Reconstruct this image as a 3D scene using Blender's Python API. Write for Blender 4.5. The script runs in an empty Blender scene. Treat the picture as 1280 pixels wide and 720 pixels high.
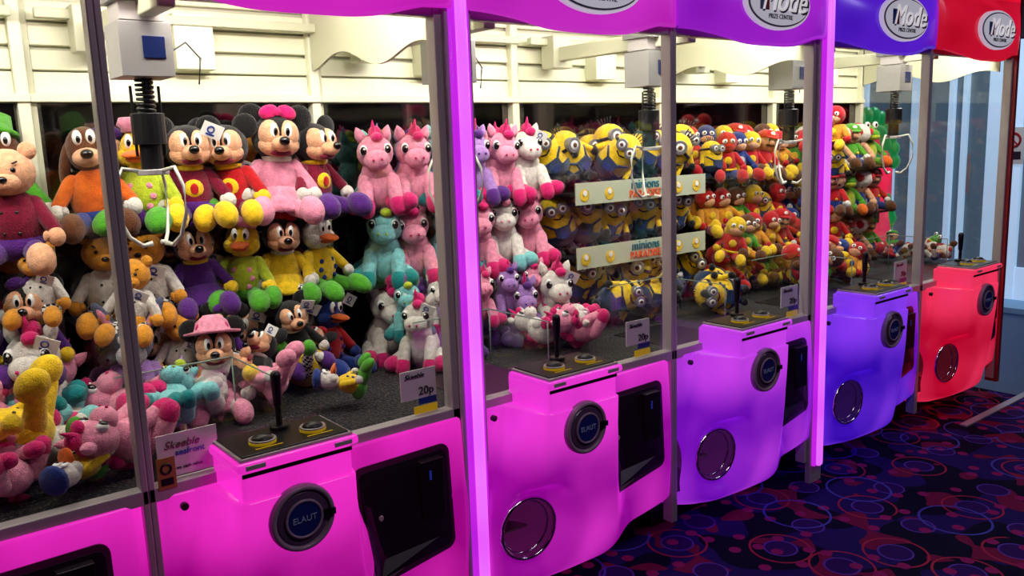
import bpy, math, random
from mathutils import Vector, Matrix, Euler
random.seed(7)
sc = bpy.context.scene
COL = sc.collection
try:
    sc.view_settings.view_transform = 'Standard'
except Exception:
    pass
pi = math.pi

def lin(c):
    return tuple((x/255.0/12.92 if x/255.0 <= 0.04045 else ((x/255.0+0.055)/1.055)**2.4) for x in c)

# ------------------------------------------------------------------ materials
MATS = {}
def mat(name, rgb=(200,200,200), rough=0.5, metal=0.0, emit=None, es=0.0, bump=0.0, bscale=80, sheen=0.0, coat=0.0, spec=None, var=0.0):
    if name in MATS: return MATS[name]
    m = bpy.data.materials.new(name); m.use_nodes = True
    nt = m.node_tree; b = nt.nodes['Principled BSDF']
    b.inputs['Base Color'].default_value = lin(rgb)+(1,)
    b.inputs['Roughness'].default_value = rough
    b.inputs['Metallic'].default_value = metal
    if sheen: b.inputs['Sheen Weight'].default_value = sheen
    if coat: b.inputs['Coat Weight'].default_value = coat; b.inputs['Coat Roughness'].default_value = 0.08
    if spec is not None: b.inputs['Specular IOR Level'].default_value = spec
    if emit:
        b.inputs['Emission Color'].default_value = lin(emit)+(1,)
        b.inputs['Emission Strength'].default_value = es
        try: m.cycles.emission_sampling = 'NONE'
        except Exception: pass
    if bump or var:
        tc = nt.nodes.new('ShaderNodeTexCoord')
    if bump:
        n = nt.nodes.new('ShaderNodeTexNoise')
        n.inputs['Scale'].default_value = bscale; n.inputs['Detail'].default_value = 3
        bp = nt.nodes.new('ShaderNodeBump'); bp.inputs['Strength'].default_value = bump; bp.inputs['Distance'].default_value = 0.01
        nt.links.new(tc.outputs['Object'], n.inputs['Vector']); nt.links.new(n.outputs['Fac'], bp.inputs['Height'])
        nt.links.new(bp.outputs['Normal'], b.inputs['Normal'])
    if var:
        n2 = nt.nodes.new('ShaderNodeTexNoise'); n2.inputs['Scale'].default_value = 45; n2.inputs['Detail'].default_value = 4
        r = nt.nodes.new('ShaderNodeValToRGB'); l = lin(rgb)
        r.color_ramp.elements[0].position = 0.3; r.color_ramp.elements[0].color = tuple(x*(1-var) for x in l)+(1,)
        r.color_ramp.elements[1].position = 0.65; r.color_ramp.elements[1].color = l+(1,)
        nt.links.new(tc.outputs['Object'], n2.inputs['Vector']); nt.links.new(n2.outputs['Fac'], r.inputs['Fac']); nt.links.new(r.outputs['Color'], b.inputs['Base Color'])
    MATS[name] = m
    return m

def fab(name, rgb):
    return mat('plush_'+name, rgb, rough=0.95, bump=0.6, bscale=190, sheen=0.25, spec=0.1, var=0.35)

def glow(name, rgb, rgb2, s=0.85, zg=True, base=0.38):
    """edge-lit translucent plastic: LED glow, with highlights and shading painted in by noise and height"""
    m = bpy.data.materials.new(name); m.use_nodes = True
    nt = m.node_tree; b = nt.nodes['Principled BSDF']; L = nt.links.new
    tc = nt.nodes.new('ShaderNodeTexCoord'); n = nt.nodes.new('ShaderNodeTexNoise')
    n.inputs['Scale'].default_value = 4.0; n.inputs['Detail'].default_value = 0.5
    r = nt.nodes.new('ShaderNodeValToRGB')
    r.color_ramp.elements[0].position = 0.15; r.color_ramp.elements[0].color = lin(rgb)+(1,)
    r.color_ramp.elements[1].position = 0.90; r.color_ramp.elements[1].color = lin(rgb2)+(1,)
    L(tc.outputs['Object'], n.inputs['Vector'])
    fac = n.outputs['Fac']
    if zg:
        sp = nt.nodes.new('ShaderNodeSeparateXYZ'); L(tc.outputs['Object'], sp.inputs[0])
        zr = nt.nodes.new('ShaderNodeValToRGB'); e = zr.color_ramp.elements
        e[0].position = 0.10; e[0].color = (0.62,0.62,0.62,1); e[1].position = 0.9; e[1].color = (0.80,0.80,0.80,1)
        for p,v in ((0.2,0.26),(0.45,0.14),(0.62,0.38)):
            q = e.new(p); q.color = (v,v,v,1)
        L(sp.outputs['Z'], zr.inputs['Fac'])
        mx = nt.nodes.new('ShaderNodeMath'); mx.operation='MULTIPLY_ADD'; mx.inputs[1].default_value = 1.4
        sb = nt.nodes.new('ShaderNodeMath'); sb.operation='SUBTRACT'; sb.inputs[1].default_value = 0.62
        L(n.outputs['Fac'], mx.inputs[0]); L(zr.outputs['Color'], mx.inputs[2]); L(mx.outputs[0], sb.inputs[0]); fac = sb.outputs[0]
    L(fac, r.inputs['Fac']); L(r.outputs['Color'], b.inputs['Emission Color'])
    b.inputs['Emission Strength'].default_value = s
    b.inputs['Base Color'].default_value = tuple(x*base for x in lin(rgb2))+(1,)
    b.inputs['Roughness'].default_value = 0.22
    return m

silver = mat('brushed_aluminium', (172,166,166), rough=0.4, metal=0.2)
chrome = mat('chrome', (220,220,225), rough=0.1, metal=1.0)
dark = mat('black_plastic', (16,14,18), rough=0.35)
darkp = mat('dark_cabinet', (26,18,30), rough=0.5)
cream = mat('cream_panel', (220,221,194), rough=0.5)
cream2 = mat('cream_trim', (188,188,162), rough=0.5)
whitep = mat('white_card', (214,214,208), rough=0.5)
bluel = mat('blue_label', (24,52,130), rough=0.3)
navy = mat('navy_disc', (16,36,110), rough=0.25, coat=0.4)
yellowp = mat('yellow_plastic', (225,190,30), rough=0.3, emit=(235,190,20), es=0.15)
mirror = mat('tinted_mirror', (120,116,116), rough=0.06, metal=1.0)
greyd = mat('grey_disc', (150,126,150), rough=0.3, metal=0.0)
acryl_edge = mat('shelf_black', (26,22,26), rough=0.3)
inkb = mat('ink_dark', (20,20,40), rough=0.5)
inkblue = mat('ink_blue', (30,90,190), rough=0.5)
inkorange = mat('ink_orange', (230,90,30), rough=0.5)

def glass_mat(name, tint=(1,1,1), refl=0.05):
    m = bpy.data.materials.new(name); m.use_nodes = True
    nt = m.node_tree; nt.nodes.clear()
    o = nt.nodes.new('ShaderNodeOutputMaterial'); mx = nt.nodes.new('ShaderNodeMixShader')
    t = nt.nodes.new('ShaderNodeBsdfTransparent'); g = nt.nodes.new('ShaderNodeBsdfGlossy')
    t.inputs['Color'].default_value = tint+(1,); g.inputs['Roughness'].default_value = 0.02
    g.inputs['Color'].default_value = (1,1,1,1)
    mx.inputs['Fac'].default_value = refl
    nt.links.new(t.outputs[0], mx.inputs[1]); nt.links.new(g.outputs[0], mx.inputs[2]); nt.links.new(mx.outputs[0], o.inputs['Surface'])
    return m
glass = glass_mat('clear_glass', (0.97,0.98,0.97), 0.05)
acrylic = glass_mat('clear_acrylic', (0.93,0.95,0.95), 0.09)

def gravel_mat():
    m = bpy.data.materials.new('black_bead_floor'); m.use_nodes = True
    nt = m.node_tree; b = nt.nodes['Principled BSDF']
    tc = nt.nodes.new('ShaderNodeTexCoord'); v = nt.nodes.new('ShaderNodeTexVoronoi'); v.inputs['Scale'].default_value = 110
    r = nt.nodes.new('ShaderNodeValToRGB')
    r.color_ramp.elements[0].position = 0.0; r.color_ramp.elements[0].color = (0.12,0.10,0.085,1)
    r.color_ramp.elements[1].position = 0.45; r.color_ramp.elements[1].color = (0.006,0.006,0.008,1)
    bp = nt.nodes.new('ShaderNodeBump'); bp.inputs['Strength'].default_value = 0.8; bp.inputs['Distance'].default_value = 0.006; bp.invert = True
    nt.links.new(tc.outputs['Object'], v.inputs['Vector']); nt.links.new(v.outputs['Distance'], r.inputs['Fac'])
    nt.links.new(r.outputs['Color'], b.inputs['Base Color']); nt.links.new(v.outputs['Distance'], bp.inputs['Height'])
    nt.links.new(bp.outputs['Normal'], b.inputs['Normal']); b.inputs['Roughness'].default_value = 0.6; b.inputs['Specular IOR Level'].default_value = 0.25
    return m
gravel = gravel_mat()

def checker_mat():
    m = bpy.data.materials.new('plush_checker_cloth'); m.use_nodes = True
    nt = m.node_tree; b = nt.nodes['Principled BSDF']
    tc = nt.nodes.new('ShaderNodeTexCoord'); c = nt.nodes.new('ShaderNodeTexChecker')
    c.inputs['Scale'].default_value = 60; c.inputs['Color1'].default_value = (0.7,0.69,0.65,1); c.inputs['Color2'].default_value = (0.01,0.01,0.012,1)
    nt.links.new(tc.outputs['Object'], c.inputs['Vector']); nt.links.new(c.outputs['Color'], b.inputs['Base Color'])
    b.inputs['Roughness'].default_value = 0.9
    return m
checker = checker_mat()

def carpet_mat():
    m = bpy.data.materials.new('arcade_carpet'); m.use_nodes = True
    nt = m.node_tree; b = nt.nodes['Principled BSDF']; L = nt.links.new
    tc = nt.nodes.new('ShaderNodeTexCoord')
    def vor(scale, off, rnd):
        mp = nt.nodes.new('ShaderNodeMapping'); mp.inputs['Location'].default_value = off
        L(tc.outputs['Object'], mp.inputs['Vector'])
        v = nt.nodes.new('ShaderNodeTexVoronoi'); v.voronoi_dimensions = '2D'; v.inputs['Scale'].default_value = scale; v.inputs['Randomness'].default_value = rnd
        L(mp.outputs['Vector'], v.inputs['Vector']); return v
    def m2(op,a,bv):
        q = nt.nodes.new('ShaderNodeMath'); q.operation = op
        for i,x in enumerate((a,bv)):
            if isinstance(x,(int,float)): q.inputs[i].default_value = x
            else: L(x,q.inputs[i])
        return q.outputs[0]
    def band(v, lo, hi): return m2('MULTIPLY', m2('GREATER_THAN',v.outputs['Distance'],lo), m2('LESS_THAN',v.outputs['Distance'],hi))
    def cellsel(v, lo):
        s = nt.nodes.new('ShaderNodeSeparateColor'); L(v.outputs['Color'], s.inputs[0]); return m2('GREATER_THAN', s.outputs[0], lo)
    def mix(fac, c1, c2):
        mx = nt.nodes.new('ShaderNodeMix'); mx.data_type = 'RGBA'
        L(fac, mx.inputs[0])
        if isinstance(c1, tuple): mx.inputs[6].default_value = c1
        else: L(c1, mx.inputs[6])
        mx.inputs[7].default_value = c2
        return mx.outputs[2]
    C = lambda *c: lin(c)+(1,)
    def blob(sc_, off, th):
        n = nt.nodes.new('ShaderNodeTexNoise'); n.inputs['Scale'].default_value = sc_; n.inputs['Detail'].default_value = 0
        mp = nt.nodes.new('ShaderNodeMapping'); mp.inputs['Location'].default_value = off
        L(tc.outputs['Object'], mp.inputs['Vector']); L(mp.outputs[0], n.inputs['Vector']); return m2('GREATER_THAN', n.outputs['Fac'], th)
    c = mix(blob(4.0,(0,0,0),0.50), C(8,9,36), C(30,18,84))
    c = mix(blob(6.0,(5,9,0),0.62), c, C(104,18,58))
    v = vor(3.4,(0,0,0),0.35)
    c = mix(band(v,0.0,0.20), c, C(40,16,84)); c = mix(band(v,0.20,0.225), c, C(80,50,150))
    c = mix(m2('MULTIPLY',band(v,0.38,0.41),cellsel(v,0.45)), c, C(150,36,62))
    w_ = vor(8.5,(3.3,1.7,0),0.8)
    c = mix(m2('MULTIPLY',band(w_,0.0,0.20),cellsel(w_,0.55)), c, C(130,24,88))
    u = vor(2.6,(1.3,4.7,0),0.5); c = mix(m2('MULTIPLY',band(u,0.34,0.365),cellsel(u,0.4)), c, C(66,66,165))
    L(c, b.inputs['Base Color']); b.inputs['Roughness'].default_value = 0.95; b.inputs['Specular IOR Level'].default_value = 0.1
    nn = nt.nodes.new('ShaderNodeTexNoise'); nn.inputs['Scale'].default_value = 300
    bp = nt.nodes.new('ShaderNodeBump'); bp.inputs['Strength'].default_value = 0.4; bp.inputs['Distance'].default_value = 0.004
    L(tc.outputs['Object'], nn.inputs['Vector']); L(nn.outputs['Fac'], bp.inputs['Height']); L(bp.outputs['Normal'], b.inputs['Normal'])
    return m
carpet = carpet_mat()

# ------------------------------------------------------------------ mesh builder
class MB:
    def __init__(s): s.v=[]; s.f=[]; s.mi=[]; s.sm=[]; s.mats=[]
    def m(s, mt):
        if mt not in s.mats: s.mats.append(mt)
        return s.mats.index(mt)
    def add(s, vs, fs, mt, smooth=True):
        o=len(s.v); k=s.m(mt)
        s.v += [tuple(v) for v in vs]
        for f in fs: s.f.append(tuple(i+o for i in f)); s.mi.append(k); s.sm.append(smooth)
    def ell(s, c, r, mt, rot=(0,0,0), seg=14, rg=9):
        if not isinstance(r,(tuple,list)): r=(r,r,r)
        R=Euler(rot).to_matrix(); c=Vector(c); vs=[]; fs=[]
        for i in range(1,rg):
            th=pi*i/rg
            for j in range(seg):
                ph=2*pi*j/seg
                vs.append(c+R@Vector((r[0]*math.sin(th)*math.cos(ph), r[1]*math.sin(th)*math.sin(ph), r[2]*math.cos(th))))
        t=len(vs); vs.append(c+R@Vector((0,0,r[2]))); vs.append(c+R@Vector((0,0,-r[2])))
        for i in range(rg-2):
            for j in range(seg):
                a=i*seg+j; b2=i*seg+(j+1)%seg
                fs.append((a,a+seg,b2+seg,b2))
        for j in range(seg):
            fs.append((t,j,(j+1)%seg)); fs.append((t+1,(rg-2)*seg+(j+1)%seg,(rg-2)*seg+j))
        s.add(vs,fs,mt)
    def lathe(s, p0, p1, prof, mt, seg=14, smooth=True):
        p0=Vector(p0); p1=Vector(p1); ax=(p1-p0); L=ax.length; q=ax.to_track_quat('Z','Y').to_matrix()
        vs=[]; fs=[]
        for (h,r) in prof:
            for j in range(seg):
                a=2*pi*j/seg; vs.append(p0+q@Vector((r*math.cos(a), r*math.sin(a), h)))
        n=len(prof)
        for i in range(n-1):
            for j in range(seg):
                a=i*seg+j; b2=i*seg+(j+1)%seg; fs.append((a,b2,b2+seg,a+seg))
        fs.append(tuple(range(seg))[::-1]); fs.append(tuple((n-1)*seg+j for j in range(seg)))
        s.add(vs,fs,mt,smooth)
    def cap(s, p0, p1, r0, r1, mt, seg=12):
        L=(Vector(p1)-Vector(p0)).length
        pr=[]
        for k in (80,55,25): a=math.radians(k); pr.append((-r0*math.sin(a), r0*math.cos(a)))
        pr += [(0,r0),(L,r1)]
        for k in (25,55,80): a=math.radians(k); pr.append((L+r1*math.sin(a), r1*math.cos(a)))
        s.lathe(p0,p1,pr,mt,seg)
    def cyl(s, p0, p1, r, mt, seg=24, r1=None):
        L=(Vector(p1)-Vector(p0)).length; r1=r if r1 is None else r1
        b=min(0.002, r*0.2)
        s.lathe(p0,p1,[(0,max(r-b,0.0005)),(b,r),(L-b,r1),(L,max(r1-b,0.0005))],mt,seg,False)
    def box(s, lo, hi, mt, rot=None, piv=None):
        x0,y0,z0=lo; x1,y1,z1=hi
        vs=[Vector(p) for p in ((x0,y0,z0),(x1,y0,z0),(x1,y1,z0),(x0,y1,z0),(x0,y0,z1),(x1,y0,z1),(x1,y1,z1),(x0,y1,z1))]
        if rot:
            R=Euler(rot).to_matrix(); pv=Vector(piv) if piv else (Vector(lo)+Vector(hi))/2
            vs=[pv+R@(v-pv) for v in vs]
        s.add(vs,[(0,3,2,1),(4,5,6,7),(0,1,5,4),(1,2,6,5),(2,3,7,6),(3,0,4,7)],mt,False)
    def tor(s, c, R, r, mt, rot=(0,0,0), sg=32, sr=8, arc=1.0):
        M=Euler(rot).to_matrix(); c=Vector(c); vs=[]; fs=[]
        for i in range(sg):
            a=2*pi*i/sg
            for j in range(sr):
                b=2*pi*j/sr
                vs.append(c+M@Vector(((R+r*math.cos(b))*math.cos(a),(R+r*math.cos(b))*math.sin(a),r*math.sin(b))))
        for i in range(sg):
            for j in range(sr):
                fs.append((i*sr+j,((i+1)%sg)*sr+j,((i+1)%sg)*sr+(j+1)%sr,i*sr+(j+1)%sr))
        s.add(vs,fs,mt)
    def tube(s, pts, r, mt, seg=8, closed=False):
        pts=[Vector(p) for p in pts]; vs=[]; fs=[]; n=len(pts)
        for i,p in enumerate(pts):
            if closed: d=(pts[(i+1)%n]-pts[i-1]).normalized()
            else: d=(pts[min(i+1,n-1)]-pts[max(i-1,0)]).normalized()
            q=d.to_track_quat('Z','Y').to_matrix()
            rr=r[i] if isinstance(r,(list,tuple)) else r
            for j in range(seg):
                a=2*pi*j/seg; vs.append(p+q@Vector((rr*math.cos(a),rr*math.sin(a),0)))
        for i in range(n if closed else n-1):
            i2=(i+1)%n
            for j in range(seg):
                fs.append((i*seg+j,i*seg+(j+1)%seg,i2*seg+(j+1)%seg,i2*seg+j))
        if not closed:
            fs.append(tuple(range(seg))[::-1]); fs.append(tuple((n-1)*seg+j for j in range(seg)))
        s.add(vs,fs,mt)
    def mesh(s, name):
        me=bpy.data.meshes.new(name); me.from_pydata(s.v,[],s.f)
        for mt in s.mats: me.materials.append(mt)
        for p,k,sm in zip(me.polygons,s.mi,s.sm): p.material_index=k; p.use_smooth=sm
        me.update(); return me
    def obj(s, name, parent=None, loc=(0,0,0), bevel=0):
        o=bpy.data.objects.new(name, s.mesh(name)); COL.objects.link(o); o.location=loc
        if parent: o.parent=parent
        if bevel:
            b=o.modifiers.new('bevel','BEVEL'); b.width=bevel; b.segments=2; b.limit_method='ANGLE'
        return o

def empty(name, loc=(0,0,0)):
    e=bpy.data.objects.new(name,None); COL.objects.link(e); e.location=loc; e.empty_display_size=0.1; return e
def inst(me, name, loc, rz=0, sc_=1.0, rx=0, ry=0, parent=None):
    o=bpy.data.objects.new(name, me); COL.objects.link(o)
    o.location=loc; o.rotation_euler=(rx,ry,rz); o.scale=(sc_,)*3
    if parent: o.parent=parent
    return o
def text(body, name, loc, size, mt, parent=None, rot=(pi/2,0,0), shear=0.0, extrude=0.001):
    c=bpy.data.curves.new(name,'FONT'); c.body=body; c.size=size; c.align_x='CENTER'; c.align_y='CENTER'; c.extrude=extrude; c.shear=shear
    c.materials.append(mt)
    o=bpy.data.objects.new(name,c); COL.objects.link(o); o.location=loc; o.rotation_euler=rot
    if parent: o.parent=parent
    return o

# ------------------------------------------------------------------ plush templates (facing -Y, seated, origin at seat)
BLK=fab('black',(20,18,20)); SKIN=fab('peach',(230,172,132)); WHT=fab('white',(224,219,210)); YEL=fab('yellow',(240,200,26))
RED=fab('red',(190,18,28)); PINK=fab('pink',(234,146,174)); HPINK=fab('hot_pink',(210,26,108)); PUR=fab('purple',(84,32,124))
LIL=fab('lilac',(166,124,194)); AQUA=fab('aqua',(124,198,200)); TEAL=fab('teal',(12,130,132)); BLUE=fab('blue',(24,52,128))
DEN=fab('denim',(34,56,92)); ORG=fab('orange',(228,104,28)); GRN=fab('green',(76,160,36)); BRN=fab('brown',(92,50,24))
GOLD=fab('honey',(226,152,40)); GRY=fab('grey_blue',(84,92,120)); LGRY=fab('light_grey',(165,165,170)); LIME=fab('lime',(180,200,44)); MAR=fab('maroon',(124,12,48))
EYE=mat('plush_eye_black',(8,8,10),rough=0.12); EYEW=mat('plush_eye_white',(225,225,222),rough=0.4); STL=mat('goggle_silver',(140,140,145),rough=0.3,metal=0.6)

def tag(b, p=(0.075,-0.08,0.33)):
    x,y,z=p
    b.box((x-0.036,y-0.002,z-0.026),(x+0.036,y+0.001,z+0.026),whitep,rot=(0.3,0.4,0.1))
    b.tor((x-0.004,y-0.003,z+0.004),0.011,0.003,bluel,rot=(pi/2+0.3,0,0),sg=16,sr=6)
    b.box((x-0.018,y-0.004,z-0.018),(x+0.012,y-0.0015,z-0.012),bluel,rot=(0.3,0.4,0.1),piv=p)

def limbs(b, sleeve, hand, trouser, shoe, armout=0.11, shoe_r=(0.040,0.058,0.045), legsp=0.075):
    for s in (-1,1):
        b.cap((s*0.06,0,0.175),(s*armout,-0.045,0.105),0.027,0.022,sleeve)
        b.ell((s*(armout+0.006),-0.062,0.082),(0.026,0.028,0.03),hand)
        b.ell((s*(armout-0.018),-0.075,0.088),(0.011,0.013,0.017),hand)
        b.cap((s*0.04,-0.03,0.045),(s*legsp,-0.13,0.03),0.036,0.028,trouser)
        b.ell((s*(legsp+0.006),-0.165,0.04),shoe_r,shoe,rot=(0.5,0,s*0.2))

def mouse(shirt, trouser, shoe, glove=None, bow=None, emblem=None, tg=False, hat=None):
    b=MB(); glove=glove or WHT
    b.ell((0,0,0.115),(0.077,0.065,0.105),shirt)
    b.ell((0,0.0,0.06),(0.08,0.07,0.055),trouser)
    if bow: b.lathe((0,0,0.03),(0,0,0.12),[(0,0.118),(0.02,0.112),(0.09,0.06)],shirt,16)
    if emblem: b.ell((0,-0.055,0.13),(0.034,0.014,0.034),emblem); b.ell((0,-0.068,0.13),(0.014,0.006,0.02),RED)
    b.tor((0,-0.004,0.205),0.038,0.012,emblem or glove)
    b.ell((0,0.0,0.275),(0.084,0.078,0.08),BLK)
    b.ell((-0.030,-0.042,0.285),(0.038,0.048,0.05),SKIN); b.ell((0.030,-0.042,0.285),(0.038,0.048,0.05),SKIN)
    b.ell((0,-0.045,0.25),(0.07,0.048,0.04),SKIN)
    b.ell((0,-0.095,0.256),(0.034,0.042,0.027),SKIN); b.ell((0,-0.137,0.267),(0.018,0.015,0.015),EYE)
    b.ell((0,-0.080,0.226),(0.036,0.02,0.012),MAR)
    for s in (-1,1):
        b.ell((s*0.024,-0.082,0.300),(0.013,0.012,0.026),EYEW,rot=(-0.2,0,0)); b.ell((s*0.02,-0.093,0.296),(0.007,0.006,0.014),EYE)
        b.ell((s*0.080,0.01,0.342),(0.046,0.018,0.046),BLK)
    limbs(b, shirt, glove, trouser, shoe)
    if bow:
        for s in (-1,1): b.ell((s*0.03,-0.03,0.360),(0.034,0.018,0.024),bow,rot=(0,s*0.35,0))
        b.ell((0,-0.035,0.36),0.014,bow)
    if hat:
        b.lathe((0,-0.01,0.325),(0,0.02,0.44),[(0,0.105),(0.008,0.108),(0.014,0.07),(0.05,0.06),(0.075,0.03)],hat,18)
    if tg: tag(b)
    return b.mesh('mouse_plush')

def bear(fur, jacket, trouser, tg=False):
    b=MB()
    b.ell((0,0,0.12),(0.085,0.075,0.105),jacket); b.ell((0,0,0.055),(0.088,0.078,0.058),trouser)
    b.ell((0,-0.005,0.275),(0.08,0.072,0.072),fur); b.ell((0,-0.06,0.255),(0.045,0.035,0.032),fur)
    b.ell((0,-0.09,0.268),(0.014,0.01,0.01),EYE)
    for s in (-1,1):
        b.ell((s*0.062,0,0.338),(0.026,0.016,0.028),fur); b.ell((s*0.028,-0.066,0.292),0.008,EYE)
        for k in range(3): b.ell((s*0.02,-0.068+0.003*k,0.10+0.032*k),0.006,EYE)
        b.cap((s*0.03,-0.068,0.312),(s*0.04,-0.062,0.316),0.003,0.003,EYE,6)
    limbs(b, jacket, fur, trouser, fur)
    if tg: tag(b,(0.05,-0.09,0.2))
    return b.mesh('bear_plush')

def duck(shirt, trouser, cap_, foot=None, head=None, tg=False):
    b=MB(); foot=foot or ORG; head=head or WHT
    b.ell((0,0,0.115),(0.08,0.07,0.1),shirt); b.ell((0,0.02,0.05),(0.085,0.085,0.055),trouser)
    b.ell((0,0,0.27),(0.07,0.065,0.078),head); b.ell((-0.04,-0.025,0.25),(0.035,0.035,0.032),head); b.ell((0.04,-0.025,0.25),(0.035,0.035,0.032),head)
    b.ell((0,-0.08,0.258),(0.04,0.048,0.012),ORG,rot=(0.15,0,0)); b.ell((0,-0.07,0.24),(0.032,0.038,0.01),ORG,rot=(-0.1,0,0))
    for s in (-1,1):
        b.ell((s*0.022,-0.056,0.3),(0.014,0.012,0.026),EYEW); b.ell((s*0.019,-0.066,0.296),(0.007,0.005,0.012),EYE)
        for k in range(3): b.ell((s*(0.03+0.012*(k%2)),-0.062+0.004*k,0.08+0.035*k),(0.012,0.008,0.012),cap_)
    b.lathe((0,0,0.325),(0.01,0.01,0.4),[(0,0.058),(0.012,0.062),(0.02,0.075),(0.045,0.07),(0.055,0.03)],cap_,16)
    limbs(b, shirt, head, trouser, foot, shoe_r=(0.044,0.062,0.038))
    if tg: tag(b,(0.06,-0.08,0.33))
    return b.mesh('duck_plush')

def dog(shirt, trouser, hat, shoe):
    b=MB()
    b.ell((0,0,0.115),(0.075,0.062,0.105),shirt); b.ell((0,0,0.05),(0.08,0.07,0.05),trouser)
    b.ell((0,0,0.28),(0.062,0.06,0.075),BRN); b.ell((0,-0.075,0.255),(0.045,0.065,0.032),SKIN); b.ell((0,-0.14,0.268),(0.02,0.018,0.016),EYE)
    for s in (-1,1):
        b.ell((s*0.068,0.01,0.24),(0.018,0.028,0.072),BRN,rot=(0,s*-0.25,0))
        b.ell((s*0.02,-0.05,0.32),(0.015,0.014,0.025),EYEW); b.ell((s*0.018,-0.062,0.315),(0.007,0.006,0.012),EYE)
    if hat: b.lathe((0,0,0.335),(0.02,0.02,0.43),[(0,0.062),(0.012,0.064),(0.016,0.045),(0.065,0.034),(0.072,0.015)],hat,14)
    limbs(b, shirt, WHT, trouser, shoe)
    return b.mesh('dog_plush')

def donkey(fur, cloth):
    b=MB()
    b.ell((0,0,0.115),(0.085,0.075,0.11),cloth); b.ell((0,-0.06,0.1),(0.05,0.02,0.07),GRY)
    b.ell((0,0,0.275),(0.07,0.068,0.075),fur); b.ell((0,-0.075,0.245),(0.05,0.055,0.042),LGRY)
    for s in (-1,1):
        b.ell((s*0.075,0.01,0.36),(0.022,0.014,0.075),fur,rot=(0,s*0.5,0)); b.ell((s*0.072,0.0,0.355),(0.013,0.008,0.055),PINK,rot=(0,s*0.5,0))
        b.ell((s*0.028,-0.06,0.3),(0.012,0.01,0.016),EYEW); b.ell((s*0.027,-0.069,0.297),0.006,EYE); b.ell((s*0.018,-0.128,0.25),0.006,EYE)
    b.ell((0,0.02,0.35),(0.022,0.035,0.04),BLK); b.tube([(0,-0.07,0.19),(0.01,-0.085,0.15),(0.0,-0.08,0.11)],0.008,YEL)
    limbs(b, cloth, fur, fur, GRY)
    return b.mesh('donkey_plush')

def unicorn(fur, mane, hoof, horn=None, tg=False):
    b=MB(); horn=horn or HPINK
    b.ell((0,0.01,0.10),(0.095,0.088,0.11),fur); b.ell((0,-0.01,0.17),(0.07,0.065,0.06),fur)
    b.ell((0,-0.015,0.255),(0.082,0.078,0.078),fur); b.ell((0,-0.085,0.228),(0.058,0.052,0.046),fur,rot=(0.2,0,0))
    b.lathe((0,-0.035,0.32),(0,-0.06,0.41),[(0,0.018),(0.03,0.013),(0.055,0.009),(0.085,0.002)],horn,10)
    for k in range(7):
        a=k/6; b.ell((0.008*(-1)**k, -0.02+0.1*math.sin(a*1.6), 0.34-0.2*a),(0.03,0.034,0.034),mane)
    b.ell((0.012,-0.065,0.325),(0.028,0.03,0.022),mane)
    for s in (-1,1):
        b.lathe((s*0.05,0.0,0.31),(s*0.072,-0.005,0.375),[(0,0.022),(0.03,0.023),(0.05,0.014),(0.066,0.002)],fur,10)
        b.ell((s*0.052,-0.070,0.272),(0.018,0.020,0.025),EYEW); b.ell((s*0.053,-0.078,0.271),(0.015,0.015,0.020),EYE); b.ell((s*0.050,-0.094,0.279),0.0045,EYEW)
        b.ell((s*0.018,-0.135,0.232),0.006,mane)
        b.cap((s*0.06,-0.045,0.13),(s*0.068,-0.10,0.045),0.034,0.032,fur); b.cap((s*0.068,-0.105,0.035),(s*0.07,-0.115,0.012),0.037,0.036,hoof)
        b.cap((s*0.08,0.01,0.05),(s*0.115,-0.08,0.036),0.045,0.037,fur); b.cap((s*0.118,-0.09,0.036),(s*0.123,-0.112,0.036),0.040,0.038,hoof)
    b.tube([(0,0.08,0.06),(0.03,0.12,0.1),(0.06,0.12,0.04)],[0.02,0.03,0.01],mane)
    if tg: tag(b,(0.06,-0.08,0.30))
    return b.mesh('unicorn_plush')

def goggle(two=True, stripe=False):
    b=MB()
    pr=[]
    for k in range(-80,1,20): a=math.radians(k); pr.append((0.075+0.075*math.sin(a),0.082*math.cos(a)))
    pr.append((0.17,0.080))
    for k in range(20,81,20): a=math.radians(k); pr.append((0.17+0.075*math.sin(a),0.080*math.cos(a)))
    b.lathe((0,0,0),(0,0,0.25),pr,YEL,18)
    b.lathe((0,0,0),(0,0,0.25),[(-0.002,0.02),(0.01,0.05),(0.03,0.073),(0.052,0.0845),(0.060,0.0845)],DEN,18)
    b.box((-0.036,-0.09,0.055),(0.036,-0.074,0.100),DEN)
    b.box((-0.018,-0.094,0.045),(0.018,-0.085,0.075),BLUE)
    for s in (-1,1): b.tube([(s*0.033,-0.082,0.096),(s*0.068,-0.045,0.125),(s*0.066,0.04,0.12),(s*0.04,0.08,0.06)],0.006,DEN,6)
    b.lathe((0,0,0.172),(0,0,0.190),[(0,0.0825),(0.016,0.0825)],BLK,18)
    xs=(-0.028,0.028) if two else (0,)
    R=0.028 if two else 0.036
    for x in xs:
        b.cyl((x,-0.05,0.182),(x,-0.098,0.182),R,STL,18); b.ell((x,-0.09,0.182),(R*0.72,0.014,R*0.72),EYEW); b.ell((x,-0.102,0.182),(R*0.32,0.006,R*0.32),BRN)
    b.tube([(-0.025,-0.080,0.145),(0,-0.084,0.137),(0.025,-0.080,0.147)],0.004,BLK,6)
    for k in range(5): b.tube([((k-2)*0.012,0,0.24),((k-2)*0.018,0,0.275)],0.003,BLK,5)
    for s in (-1,1):
        b.cap((s*0.076,0,0.13),(s*0.104,-0.03,0.075),0.016,0.014,YEL); b.ell((s*0.108,-0.038,0.06),(0.02,0.02,0.022),BLK)
        b.cap((s*0.03,0,0.01),(s*0.032,-0.01,-0.02),0.02,0.02,DEN); b.ell((s*0.034,-0.025,-0.03),(0.024,0.036,0.018),BLK)
    return b.mesh('goggle_creature_plush')

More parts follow.
